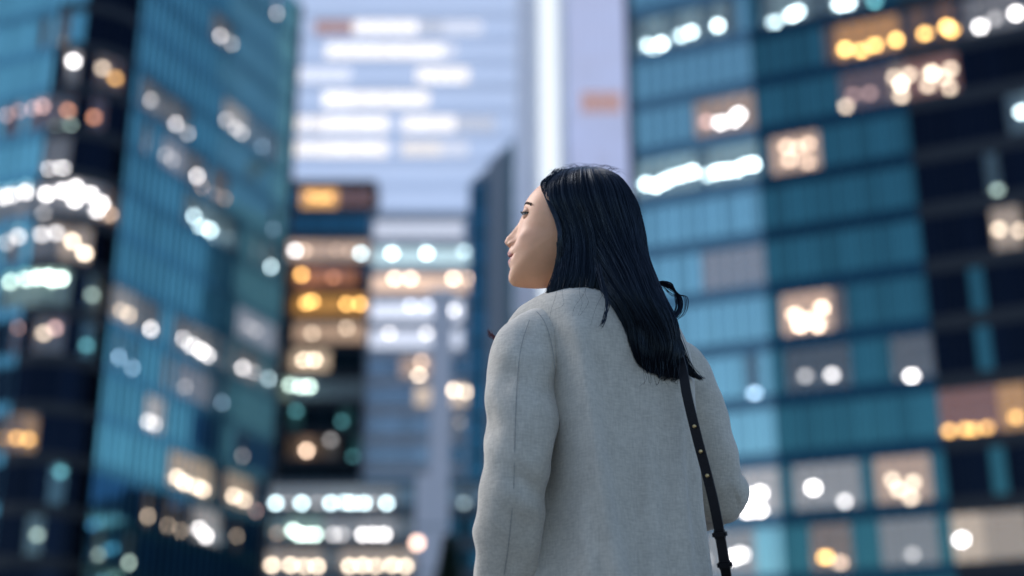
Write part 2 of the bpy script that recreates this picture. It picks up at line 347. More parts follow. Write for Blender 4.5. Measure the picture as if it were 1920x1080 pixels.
# white fin and the lilac slab beside it
fin = thing('white_fin_tower', 'narrow white tower fin with a glowing vertical light strip above her head', 'tower', (4.6, 170, 0))
obj('fin_shaft', MB().box(-3.9, 2.6, 0, 8, 0, 170).m('fin_shaft'), white_clad, fin)
obj('fin_rib', MB().box(-3.8, -2.9, -.8, -.01, 0, 169).m('fin_rib'), pale_frame, fin)
obj('light_strip', MB().box(-.9, 1.5, -.35, -.01, 6, 168).m('light_strip'), glow('white_strip_light', (.86, .93, 1), .5), fin)
for k in range(40): obj('joint_cover', bpy.data.meshes.get('joint_cover') or MB().box(-2.7, 2.5, -.12, -.01, 0, .18).m('joint_cover'), pale_frame, fin, (0, 0, 5+4*k)) if k % 2 == 0 else None
lilac_glass = coated('lilac_glass', (.80, .80, 1.0), (.70, .68, .80), .15, .4, (.90, .86, 1, .22))  # glow added here as well to keep the slab pale
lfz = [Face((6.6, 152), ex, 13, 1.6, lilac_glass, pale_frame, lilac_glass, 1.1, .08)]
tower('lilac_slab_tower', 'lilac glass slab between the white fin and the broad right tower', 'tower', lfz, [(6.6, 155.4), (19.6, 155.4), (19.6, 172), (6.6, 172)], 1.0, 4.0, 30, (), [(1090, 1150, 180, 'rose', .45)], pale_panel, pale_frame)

# --- dark block in the middle left, grey blue block beside it
slate_glass = coated('slate_teal_glass', (.05, .16, .22), (.006, .016, .026))
df = [Face((-31.5, 175), ex, 12.9, 1.56, slate_glass, dark_metal, dark_metal, 1.0, .08)]
zD = 77.2-2.4-3.8*18
Dl = (L('585,368 600,372 615,370', 'orange', 2)+L('553,470', 'w', 3)+L('570,470', 'peach', 2)+L('630,468 655,470', 'peach', 1)+L('676,475', 'cool', 3)+L('565,515', 'orange', 3)+L('625,520', 'rust', 2)+L('575,568 585,565 650,570 675,570', 'orange', 3)
      +L('585,625 650,615', 'warm', 2)+L('570,675 590,675', 'warm', 3)+L('545,722 565,725 580,725', 'green', 3)+L('575,845', 'peach', 3)+L('620,820', 'w', 1)+L('555,770 640,790', 'teal', 1)+L('660,865', 'teal', 1))
Dr = [(565, 635, 370, 'orange', .7), (640, 690, 378, 'rust', .12), (545, 600, 470, 'peach', .4), (608, 690, 468, 'peach', .35), (550, 600, 517, 'rust', .4), (605, 660, 518, 'rust', .3), (550, 695, 568, 'orange', .35), (550, 695, 620, 'peach', .35), (545, 615, 674, 'warm', .45), (555, 690, 745, 'blue', .05)]
tower('dark_office_block', 'dark office block with an orange lit top window left of her face', 'building', df, [(-31.5, 178.4), (-18.6, 178.4), (-18.6, 195), (-31.5, 195)], zD, 3.8, 19, Dl, Dr, lamp_size=.36)
hglass = coated('grey_lavender_glass', (.36, .45, .52), (.15, .17, .20), .12, .5)
hf = [Face((-17.6, 168), ex, 17.2, 1.85, hglass, grey_clad, mauve_clad, 1.2, .1)]
zH = 66.0-2.4-3.66*16
for k in range(0, 13):
    for b in (5, 8, 9): hf[0].special[(k, b)] = slate_glass
Hl = (L('735,475 800,475', 'cool', 3)+L('870,470 890,470', 'cool', 2)+L('740,520 770,522 850,520 880,522', 'peach', 3)+L('770,570 800,570', 'lilac', 2)+L('848,582', 'w', 3)+L('730,625 800,620', 'w', 2)+L('790,678', 'peach', 2)
      +L('785,722 850,732 875,735 893,742', 'warm', 3)+L('865,792', 'warm', 1)+L('895,830', 'rose', 2))
Hr = [(700, 865, 438, 'lilac', .55), (700, 910, 475, 'cool', .6), (700, 815, 520, 'peach', .8), (825, 905, 521, 'peach', .7), (700, 850, 571, 'lilac', .8), (700, 860, 621, 'lilac', .7), (770, 840, 677, 'peach', .3), (775, 910, 732, 'warm', .55)]  # first lilac row is an added glow paling the block's top
tower('grey_blue_block', 'grey blue mid-rise block with a row of white lights level with her face', 'building', hf, [(-17.6, 171.4), (-.4, 171.4), (-.4, 188), (-17.6, 188)], zH, 3.66, 18, Hl, Hr, grey_clad, grey_clad, lamp_size=.38)

# --- slant-roofed tower close behind her face
sl = thing('slant_roof_tower', 'narrow teal and mauve tower with a slanting top behind her nose', 'tower', (-4.6, 140, 0))
def slant(x0, x1, y0, y1, za, zb):
    return [(x0, y0, 0), (x1, y0, 0), (x1, y1, 0), (x0, y1, 0), (x0, y0, za), (x1, y0, zb), (x1, y1, zb), (x0, y1, za)], BF
v, f = slant(0, 4.9, .4, 12, 63.8, 68.3); obj('core', mesh('core', v, f), mauve_clad, sl)
v, f = slant(2.05, 4.2, -.3, .39, 66.0, 68.0); obj('wall_panel', mesh('wall_panel', v, f), mauve_clad, sl)
v, f = slant(4.25, 4.9, -.5, .39, 68.05, 68.6); obj('edge_fin', mesh('edge_fin', v, f), P('green_grey_metal', (.12, .24, .26), .4, .3), sl)
pmz = {}
for k in range(16):
    for b in range(2):
        z0 = 2+k*4; z1 = min(z0+3.6, 63.4+b*.9)
        if z1-z0 > .5: obj('window_pane', MB().box(.05+b*1.0, .98+b*1.0, .30, .39, z0, z1).m('window_pane'), slate_glass, sl)
    if 2+k*4+3.9 < 64: obj('spandrel', MB().box(.02, 2.03, .25, .39, 2+k*4+3.62, 2+k*4+3.98).m('spandrel'), teal_frame, sl)

# --- low podium building in front, mast, tree
podf = [Face((-20.6, 120), ex, 20.1, 1.5, slate_glass, dark_metal, P('podium_fascia', (.05, .065, .085), .4, .2), 1.0, .1)]
podl = (L('517,945 565,957 620,950 645,942 660,952 682,957 725,945', 'cool', 3)+L('595,945 540,945 700,950', 'w', 1)+L('550,995 562,1005 575,1015 590,1018', 'green', 3)+L('625,1010 640,1015', 'w', 2)+L('680,1003 700,1003 720,1005', 'w', 3)+L('520,1000', 'peach', 1)
        +L('510,1060 545,1060 570,1062 595,1062', 'warm', 3)+L('655,1062 680,1060 705,1062 735,1060 760,1062', 'warm', 3)+L('870,950', 'cool', 1))
podr = [(500, 745, 948, 'w', 0.10), (750, 900, 948, 'blue', 0.06), (535, 600, 1007, 'green', 0.12), (608, 660, 1010, 'w', 0.12), (670, 730, 1005, 'w', 0.15), (500, 605, 1060, 'warm', 0.17), (640, 780, 1060, 'warm', 0.23)]
tower('podium_building', 'low dark podium building with three rows of lit windows beneath the grey block', 'building', podf, [(-20.6, 123.4), (-.5, 123.4), (-.5, 140), (-20.6, 140)], 25.0-1.4-2.7*8, 2.7, 9, podl, podr, lamp_size=.26, roof_extra=.5)
mast = thing('pale_pylon', 'pale stepped pylon standing before the podium lights', 'pylon', (-5.35, 95, 0))
obj('base_shaft', MB().box(-1.1, 1.1, -.6, .6, 0, 21.6).m('base_shaft'), P('pale_pylon_panel', (.68, .64, .68), .4), mast)
obj('upper_shaft', MB().box(-.25, 1.15, -.4, .4, 21.6, 34.5).m('upper_shaft'), P('pale_pylon_panel', (.68, .64, .68), .4), mast)
obj('cap', MB().box(-.45, 1.35, -.55, .55, 34.5, 34.9).m('cap'), white_clad, mast)
for k in range(6): obj('joint_band', MB().box(-1.14, 1.14, -.64, .64, 3+k*3, 3.14+k*3).m('joint_band'), grey_clad, mast)
lampo = thing('street_lamp', 'small street lamp with a pinkish globe at the foot of the pylon', 'street lamp', (-5.2, 78, 0))
def tubem(pts, rad, n=10):
    mb = MB(); pts = [np.array(p, float) for p in pts]; rad = rad if hasattr(rad, '__len__') else [rad]*len(pts)
    mb.v, mb.f = tube(pts, rad, n); return mb
def frames(pts):
    T = [(pts[min(i+1, len(pts)-1)]-pts[max(i-1, 0)]) for i in range(len(pts))]; T = [t/np.linalg.norm(t) for t in T]
    a = np.array([0, 0, 1.]) if abs(T[0][2]) < .9 else np.array([1., 0, 0]); out = []
    x = np.cross(a, T[0]); x /= np.linalg.norm(x)
    for t in T:
        x = x-t*(x@t); x /= np.linalg.norm(x); out.append((x, np.cross(t, x)))
    return out
def tube(pts, rad, n=10, cap=True):
    pts = [np.array(p, float) for p in pts]; fr = frames(pts); v = []; f = []
    for p, r, (x, y) in zip(pts, rad, fr):
        for k in range(n):
            a = 2*math.pi*k/n; v.append(p+r*(x*math.cos(a)+y*math.sin(a)))
    for i in range(len(pts)-1):
        for k in range(n):
            k2 = (k+1) % n; f.append((i*n+k, i*n+k2, (i+1)*n+k2, (i+1)*n+k))
    if cap: f += [tuple(range(n-1, -1, -1)), tuple((len(pts)-1)*n+k for k in range(n))]
    return v, f
lz = at(780, 1018, 78)[2]
obj('pole', tubem([(0, 0, 0), (0, 0, lz-.3)], [.09, .06]).m('pole'), dark_metal, lampo)
bm = bmesh.new(); bmesh.ops.create_icosphere(bm, subdivisions=2, radius=.25); me = bpy.data.meshes.new('lamp_globe'); bm.to_mesh(me); bm.free()
obj('lamp_globe', me, glow('globe_light', (1, .62, .48), 3.2), lampo, (0, 0, lz))

tr = thing('evergreen_tree', 'dark conical evergreen tree at the foot of the towers', 'tree', (*at(842, 1000, 55)[:2], 0)); tz = at(842, 1003, 55)[2]
v, f = tube([(0, 0, 0), (0, 0, tz*.9)], [.16, .03], 8); obj('trunk', mesh('trunk', v, f), P('bark', (.05, .035, .025), .9), tr)
mb = MB()
for i in range(5200):
    h = random.random()**.8; z = 1+(tz-1)*h; rm = (1-h)*2.6+.05; a = random.uniform(0, 6.283); r_ = rm*math.sqrt(random.random())*(.75+.3*noise.noise(Vector((math.cos(a)*1.5, math.sin(a)*1.5, z*.8))))
    c = Vector((r_*math.cos(a), r_*math.sin(a), z-.15*r_)); d1 = Vector((math.cos(a), math.sin(a), -.3)).normalized()*.28; d2 = Vector((random.gauss(0, 1), random.gauss(0, 1), random.gauss(0, 1))).normalized()*.10
    mb.add([c-d2, c+d2, c+d1], [(0, 1, 2)])
obj('crown', mb.m('crown'), P('evergreen_needles', (.018, .04, .028), .6, 0, None, .4, scale=2), tr)

# ------------------------------------------------------------------ the woman
def to_np(l): return np.array(l, float)
def interp(keys, x):
    """keys: rows of (x, a, b, ...) sorted by x; smooth (monotone-ish cubic) interpolation of every column"""
    K = to_np(keys); xs = K[:, 0]; n = len(xs)
    x = np.atleast_1d(np.clip(x, xs[0], xs[-1])); i = np.clip(np.searchsorted(xs, x, side='right')-1, 0, n-2)
    h = (xs[i+1]-xs[i]); t = (x-xs[i])/h; out = []
    for c in range(1, K.shape[1]):
        y = K[:, c]; m = np.zeros(n); dy = np.diff(y)/np.diff(xs)
        m[0], m[-1] = dy[0], dy[-1]
        for j in range(1, n-1): m[j] = 0 if dy[j-1]*dy[j] <= 0 else 2*dy[j-1]*dy[j]/(dy[j-1]+dy[j])
        out.append((2*t**3-3*t**2+1)*y[i]+(t**3-2*t**2+t)*h*m[i]+(-2*t**3+3*t**2)*y[i+1]+(t**3-t**2)*h*m[i+1])
    return np.array(out)
def cat_rom(pts, n, closed=False):
    P_ = to_np(pts); m = len(P_); out = []
    N_ = n
    ts = np.linspace(0, m if closed else m-1, N_, endpoint=not closed)
    for t in ts:
        i = int(min(t, m-1 if closed else m-2)); u = t-i
        g = (lambda k: P_[k % m]) if closed else (lambda k: P_[min(max(k, 0), m-1)])
        a, b, c, d = g(i-1), g(i), g(i+1), g(i+2)
        out.append(.5*((2*b)+(c-a)*u+(2*a-5*b+4*c-d)*u*u+(3*b-3*c+d-a)*u**3))
    return np.array(out)
def grid_faces(nr, nc, closed=True, flip=False):
    f = []
    for i in range(nr-1):
        for k in range(nc if closed else nc-1):
            q = (i*nc+k, i*nc+(k+1) % nc, (i+1)*nc+(k+1) % nc, (i+1)*nc+k); f.append(q[::-1] if flip else q)
    return f
def fbm(p, s, o=3): return noise.fractal(Vector(p)*s, 1.0, 2.0, o)

# --- materials
def skin_mat():
    m = bpy.data.materials.new('skin'); m.use_nodes = True; n = m.node_tree.nodes; l = m.node_tree.links; b = n['Principled BSDF']
    at_ = n.new('ShaderNodeVertexColor'); at_.layer_name = 'skin_and_shade'
    nz = n.new('ShaderNodeTexNoise'); nz.inputs['Scale'].default_value = 60; nz.inputs['Detail'].default_value = 6
    tc = n.new('ShaderNodeTexCoord'); l.new(tc.outputs['Object'], nz.inputs['Vector'])
    mr = n.new('ShaderNodeMapRange'); mr.inputs['To Min'].default_value = .9; mr.inputs['To Max'].default_value = 1.1; l.new(nz.outputs['Fac'], mr.inputs['Value'])
    mu = n.new('ShaderNodeVectorMath'); mu.operation = 'SCALE'; l.new(at_.outputs['Color'], mu.inputs[0]); l.new(mr.outputs[0], mu.inputs['Scale'])
    l.new(mu.outputs[0], b.inputs['Base Color']); b.inputs['Roughness'].default_value = .46; b.inputs['Specular IOR Level'].default_value = .45
    b.inputs['Subsurface Weight'].default_value = .12; b.inputs['Subsurface Radius'].default_value = (.010, .004, .002); b.inputs['Subsurface Scale'].default_value = .6
    bp = n.new('ShaderNodeBump'); bp.inputs['Strength'].default_value = .12; bp.inputs['Distance'].default_value = .001
    n2 = n.new('ShaderNodeTexNoise'); n2.inputs['Scale'].default_value = 500; l.new(tc.outputs['Object'], n2.inputs['Vector'])
    l.new(n2.outputs['Fac'], bp.inputs['Height']); l.new(bp.outputs[0], b.inputs['Normal'])
    return m
def wool_mat():
    m = bpy.data.materials.new('grey_wool'); m.use_nodes = True; n = m.node_tree.nodes; l = m.node_tree.links; b = n['Principled BSDF']
    tc = n.new('ShaderNodeTexCoord')
    mp = n.new('ShaderNodeMapping'); mp.inputs['Scale'].default_value = (1, 1, .16); l.new(tc.outputs['Object'], mp.inputs['Vector'])
    n1 = n.new('ShaderNodeTexNoise'); n1.inputs['Scale'].default_value = 420; n1.inputs['Detail'].default_value = 3; l.new(mp.outputs[0], n1.inputs['Vector'])
    n2 = n.new('ShaderNodeTexNoise'); n2.inputs['Scale'].default_value = 26; n2.inputs['Detail'].default_value = 6; l.new(tc.outputs['Object'], n2.inputs['Vector'])
    mp3 = n.new('ShaderNodeMapping'); mp3.inputs['Scale'].default_value = (.25, .25, 1); l.new(tc.outputs['Object'], mp3.inputs['Vector'])
    n3 = n.new('ShaderNodeTexNoise'); n3.inputs['Scale'].default_value = 380; n3.inputs['Detail'].default_value = 2; l.new(mp3.outputs[0], n3.inputs['Vector'])
    a = n.new('ShaderNodeMath'); a.operation = 'ADD'; l.new(n1.outputs['Fac'], a.inputs[0]); l.new(n3.outputs['Fac'], a.inputs[1])
    a2 = n.new('ShaderNodeMath'); a2.operation = 'MULTIPLY_ADD'; l.new(a.outputs[0], a2.inputs[0]); a2.inputs[1].default_value = .5
    s2 = n.new('ShaderNodeMath'); s2.operation = 'MULTIPLY_ADD'; l.new(n2.outputs['Fac'], s2.inputs[0]); s2.inputs[1].default_value = .35; s2.inputs[2].default_value = -.17
    l.new(s2.outputs[0], a2.inputs[2])
    r = n.new('ShaderNodeValToRGB'); r.color_ramp.elements[0].position = .32; r.color_ramp.elements[1].position = .68
    r.color_ramp.elements[0].color = (*[c*.82 for c in COAT], 1); r.color_ramp.elements[1].color = (*[c*1.14 for c in COAT], 1)
    l.new(a2.outputs[0], r.inputs[0]); l.new(r.outputs[0], b.inputs['Base Color'])
    b.inputs['Roughness'].default_value = .95; b.inputs['Specular IOR Level'].default_value = .15; b.inputs['Sheen Weight'].default_value = .35; b.inputs['Sheen Roughness'].default_value = .5
    bp = n.new('ShaderNodeBump'); bp.inputs['Strength'].default_value = .5; bp.inputs['Distance'].default_value = .0015
    l.new(a2.outputs[0], bp.inputs['Height']); l.new(bp.outputs[0], b.inputs['Normal'])
    return m
def hair_mat():
    m = bpy.data.materials.new('black_hair'); m.use_nodes = True; b = m.node_tree.nodes['Principled BSDF']
    b.inputs['Base Color'].default_value = (.004, .006, .011, 1); b.inputs['Roughness'].default_value = .27; b.inputs['Specular IOR Level'].default_value = .5; b.inputs['Specular Tint'].default_value = (.55, .75, 1, 1)
    b.inputs['Coat Weight'].default_value = 0
    return m
COAT = (.54, .50, .43)
SKIN, WOOL, HAIR = skin_mat(), wool_mat(), hair_mat()
LEATHER = P('black_leather', (.006, .006, .009), .6, 0, .12, None, spec=.25, scale=260)
BRASS = P('brass', (.85, .62, .30), .3, 1)

# --- head and face: profile traced at real size, swept from ear to ear
PHI = R(1)
FD = np.array([-math.cos(PHI), math.sin(PHI), 0]); UP = np.array([0, 0, 1.]); LD0 = np.array([-math.sin(PHI), -math.cos(PHI), 0]); ROLL = R(14)
LD, HUP = LD0*math.cos(ROLL)-UP*math.sin(ROLL), UP*math.cos(ROLL)+LD0*math.sin(ROLL)    # head tilted a little to its left
HU, HV, HY = 1053, 440, 2.19
H = at(HU, HV, HY); SC = proj(H)[2]/FPX
def loc2w(f, l, u): return H+FD*f+LD*l+HUP*u
def px2loc(u, v):
    """point of the head's middle plane seen at a pixel of the measured profile"""
    r = ray(u, v); M = np.array([FD, HUP, -r/np.linalg.norm(r)]).T
    s = np.linalg.solve(M, CP-H); return s[0], s[1]
PROFILE = [(957, 466), (953.5, 471), (951.5, 476), (953, 480.5), (959, 483.5), (954.5, 487), (952.5, 492), (954, 498), (957, 504), (955, 511), (953.5, 519), (955.5, 529), (961, 535), (970, 538), (985, 540), (1006, 541), (1030, 540), (1060, 538), (1090, 540),
           (1120, 532), (1145, 515), (1163, 490), (1173, 460), (1176, 430), (1170, 402), (1156, 376), (1134, 354), (1106, 341), (1080, 337), (1054, 338), (1032, 341), (1015, 347), (1001, 359), (991, 371), (984, 383), (982.5, 390), (981.5, 398), (979, 408), (975.5, 420), (972, 434), (969, 446), (965, 457)]
pol = []
for (u, v) in PROFILE:
    f_, u_ = px2loc(u, v); a = math.atan2(u_, f_); r_ = math.hypot(f_, u_); pol.append((a, r_))
pol.sort(); pol = [(pol[-1][0]-2*math.pi, pol[-1][1])]+pol+[(pol[0][0]+2*math.pi, pol[0][1])]
NA, NS, WH = 560, 190, .072
al = np.linspace(-math.pi, math.pi, NA, endpoint=False)
rb = interp(pol, al)[0]
def alpha_of(u, v): f_, u_ = px2loc(u, v); return math.atan2(u_, f_)
# nose ridge above the base profile: (pixel, out in px, half width m)
NOSE = [((980, 398), 0, .007), ((977.5, 409), 1.6, .0068), ((974.5, 420), 3.5, .0070), ((971, 430), 8, .0075), ((968, 439), 13.5, .0088), ((966.5, 446), 19, .0108), ((965.5, 451), 20, .0118), ((963, 456), 16.5, .0125), ((960, 461), 9, .0120), ((957, 465.5), 2, .011), ((955, 470), 0, .010)]
nk = sorted((alpha_of(*p), o*SC*1.06, w) for p, o, w in NOSE)
nh, nw = interp(nk, al); nw = nw*1.12; inside = (al > nk[0][0]) & (al < nk[-1][0]); nh = nh*inside
KK = [(-math.pi, .8), (-2.2, .85), (-1.6, 1.0), (-1.15, 1.1), (-.85, 1.12), (-.6, 1.0), (-.35, .92), (0, .84), (.35, .72), (.7, .68), (1.2, .75), (1.7, .8), (math.pi, .8)]
kk = interp(KK, al)[0]
ss = np.linspace(-math.pi/2, math.pi/2, NS); ss = ss*.72+.28*np.sin(2*ss)*0.0+ss*.28*(np.abs(ss)/(math.pi/2))
A, Sg = np.meshgrid(al, ss, indexing='ij')
Yl = WH*np.sin(Sg); cosS = np.clip(np.cos(Sg), 0, 1)
aL = {k: alpha_of(*p) for k, p in dict(eye=(985, 406), brow=(981, 389), lipc=(958, 484), liptop=(954, 470), lipbot=(955.5, 499), wing=(964, 459), nostril=(959, 464), chin=(954, 519), cheek=(968, 440)).items()}
def G(a0, sa, y0, sy): return np.exp(-((A-a0)/sa)**2-((np.abs(Yl)-y0)/sy)**2)
base = rb[:, None]*cosS**kk[:, None]
# lips and chin protrude only near the middle: blend profile detail towards a smooth jaw at the sides
sm = np.convolve(np.concatenate([rb[-40:], rb, rb[:40]]), np.hanning(61)/np.hanning(61).sum(), 'same')[40:-40]
det = (rb-sm)[:, None]*(np.exp(-(Yl/.021)**2)-1.0)*cosS**kk[:, None]
Rr = base+det
Rr = Rr+nh[:, None]*np.exp(-(np.abs(Yl)/nw[:, None])**2.6)
Rr += .0055*G(aL['wing']+.02, .05, .0145, .0050)                    # nose wings
Rr -= .0035*G(aL['nostril'], .022, .0075, .0035)                 # nostrils
Rr -= .0036*G(aL['eye']+.03, .10, .030, .012)                     # eye sockets
Rr += .0020*G(aL['brow'], .07, .028, .016)                       # brow ridge
Rr += .0042*G(-.08, .16, .046, .015)-.0022*G(-.48, .16, .044, .014)                             # cheek bone
Rr -= .0030*G(aL['wing']+.02, .09, .0215, .0045)                   # fold beside the nose
Rr -= .0028*np.exp(-((A-aL['lipc'])/.014)**2)*np.clip(1-(np.abs(Yl)/.025)**4, 0, 1)*(np.abs(Yl) > .004)   # mouth line
Rr -= .002*G(aL['lipc'], .05, .026, .005)                        # mouth corners
Xl, Zl = Rr*np.cos(A), Rr*np.sin(A)
pts = H+Xl[..., None]*FD+Yl[..., None]*LD+Zl[..., None]*HUP
hv = pts.reshape(-1, 3); hf = []
for i in range(NA):
    j = (i+1) % NA
    for k in range(NS-1): hf.append((i*NS+k, i*NS+k+1, j*NS+k+1, j*NS+k))
# vertex colours: skin, lips, warm cheeks and nose, painted shade in mouth and nostrils
base_c = np.array([.86, .455, .27]); col = np.tile(base_c, (NA, NS, 1))
def tint(w, c): 
    global col
    col = col*(1-w[..., None])+np.array(c)*w[..., None]
tint(.40*G(-.1, .3, .045, .022), (.62, .28, .18)); tint(.35*np.exp(-((A-aL['wing'])/.1)**2-(Yl/.014)**2), (.60, .28, .19))
top_edge, bot_edge = aL['liptop'], aL['lipbot']; half = .0245
lipw = np.clip(1-(np.abs(Yl)/half)**2, 0, 1)**.6; up_a = aL['lipc']+(top_edge-aL['lipc'])*lipw; lo_a = aL['lipc']+(bot_edge-aL['lipc'])*lipw
lw = 1/(1+np.exp(-(up_a-A)/.006))/(1+np.exp(-(A-lo_a)/.006))*(np.abs(Yl) < half)
tint(.9*lw, (.52, .18, .16))
tint(.85*np.exp(-((A-aL['lipc'])/.008)**2)*(np.abs(Yl) < half-.002), (.10, .03, .03))  # shade painted along the mouth line
tint(.8*G(aL['nostril'], .014, .0075, .0028), (.08, .03, .025))  # shade painted into the nostrils
hc = col.reshape(-1, 3)

# --- body under the clothes (one surface with the head): lofted torso, neck, arms, hands, legs
CY = 2.20; CX = .128
YAW = R(24); BF_ = np.array([-math.sin(YAW), math.cos(YAW), 0]); BL = np.array([-math.cos(YAW), -math.sin(YAW), 0])
def bw(l, f, z): return np.array([CX, CY, 0])+BL*l+BF_*f+UP*z
BV, BFc = [], []
def badd(v, f):
    b = len(BV); BV.extend([tuple(p) for p in v]); BFc.extend([tuple(i+b for i in q) for q in f])
def ring_loft(levels, n=20):
    v = []
    for (z, l, f, a, b) in levels:
        for k in range(n):
            t = 2*math.pi*k/n; v.append(bw(l+a*math.cos(t), f+b*math.sin(t), z))
    fs = grid_faces(len(levels), n); fs += [tuple(range(n-1, -1, -1)), tuple((len(levels)-1)*n+k for k in range(n))]
    return v, fs
badd(*ring_loft([(.78, 0, 0, .108, .08), (.84, 0, 0, .108, .08), (.95, 0, 0, .094, .072), (1.04, 0, 0, .086, .066), (1.15, 0, 0, .088, .068), (1.24, 0, 0, .098, .072), (1.30, 0, -.01, .108, .072), (1.335, .005, -.015, .075, .062), (1.36, .01, -.015, .054, .054), (1.41, .02, .0, .052, .053), (1.47, .03, .01, .05, .052)]))
# --- arm centre lines
LA = [at(1070, 680, 2.17), at(1020, 641, 2.142), at(986, 664, 2.118), at(979, 740, 2.10), at(974, 830, 2.09), at(966, 910, 2.095), at(957, 1000, 2.12), at(948, 1085, 2.15)]
lw_ = LA[-1]+(LA[-1]-LA[-3])*.55; LA.append(lw_)
RA = [at(1225, 690, 2.23), at(1272, 698, 2.25), at(1293, 745, 2.26), at(1315, 820, 2.27), at(1333, 890, 2.275), at(1338, 925, 2.30)]
RA += [RA[-1]+np.array([-.045, .075, .004]), RA[-1]+np.array([-.10, .14, .02]), RA[-1]+np.array([-.15, .18, .05])]
badd(*tube(LA[1:], [.045, .044, .040, .037, .036, .033, .029, .025], 12)); badd(*tube(RA[1:], [.045, .043, .040, .036, .036, .035, .030, .025], 12))
def hand(w, d, side, curl):
    d = d/np.linalg.norm(d); s = side-d*(side@d); s /= np.linalg.norm(s); n = np.cross(d, s)
    v, f = tube([w-d*.02, w, w+d*.03, w+d*.065, w+d*.085], [.024, .025, .034, .037, .030], 12)
    v = [p-(n*((p-w)@n))*.5 for p in to_np(v)]; badd(v, f)
    for j, ln in enumerate((.066, .074, .069, .054)):
        p = w+d*.076+s*(.027-.018*j); pts_ = [p-d*.02]; dirn = d.copy(); a = 0
        for fr in (.45, .32, .23):
            pts_.append(pts_[-1]+dirn*ln*fr+(d*.012 if len(pts_) == 1 else 0)); a += curl; dirn = d*math.cos(a)+n*math.sin(a)
        pts_.append(pts_[-1]+dirn*.006); badd(*tube(pts_, [.0085, .0083, .0078, .007, .004], 8))
    t0 = w+d*.022+s*.022; badd(*tube([t0-s*.012, t0+s*.014+d*.018+n*.004, t0+s*.024+d*.042+n*.010, t0+s*.024+d*.064+n*.016, t0+s*.022+d*.070+n*.018], [.012, .0115, .010, .0088, .004], 8))
hand(LA[-1], LA[-1]-LA[-2], BF_, .35); hand(RA[-1], RA[-1]-RA[-2], np.array([0, 0, 1.]), .8)
for s in (-1, 1):
    hip = bw(.075*s, 0, .82); kn = bw(.085*s, .01, .47); an = bw(.085*s, -.01, .09)
    badd(*tube([hip+UP*.05, hip-UP*.08, kn+UP*.1, kn, kn-UP*.12, an+UP*.06, an], [.075, .078, .058, .05, .050, .034, .033], 14))
    badd(*tube([bw(.085*s, -.05, .045), bw(.085*s, 0, .05), bw(.088*s, .08, .035), bw(.09*s, .14, .025), bw(.09*s, .165, .022)], [.030, .036, .034, .028, .012], 12))
nb = len(hv)
me = mesh('person', np.vstack([hv, to_np(BV)]), hf+[tuple(i+nb for i in q) for q in BFc], True)
ca = me.color_attributes.new('skin_and_shade', 'FLOAT_COLOR', 'POINT')
allc = np.ones((len(me.vertices), 4)); allc[:, :3] = base_c; allc[:nb, :3] = hc; ca.data.foreach_set('color', allc.ravel())
person = obj('person', me, SKIN)
person['label'] = 'woman with long black hair in a light grey coat looking to the left'; person['category'] = 'person'
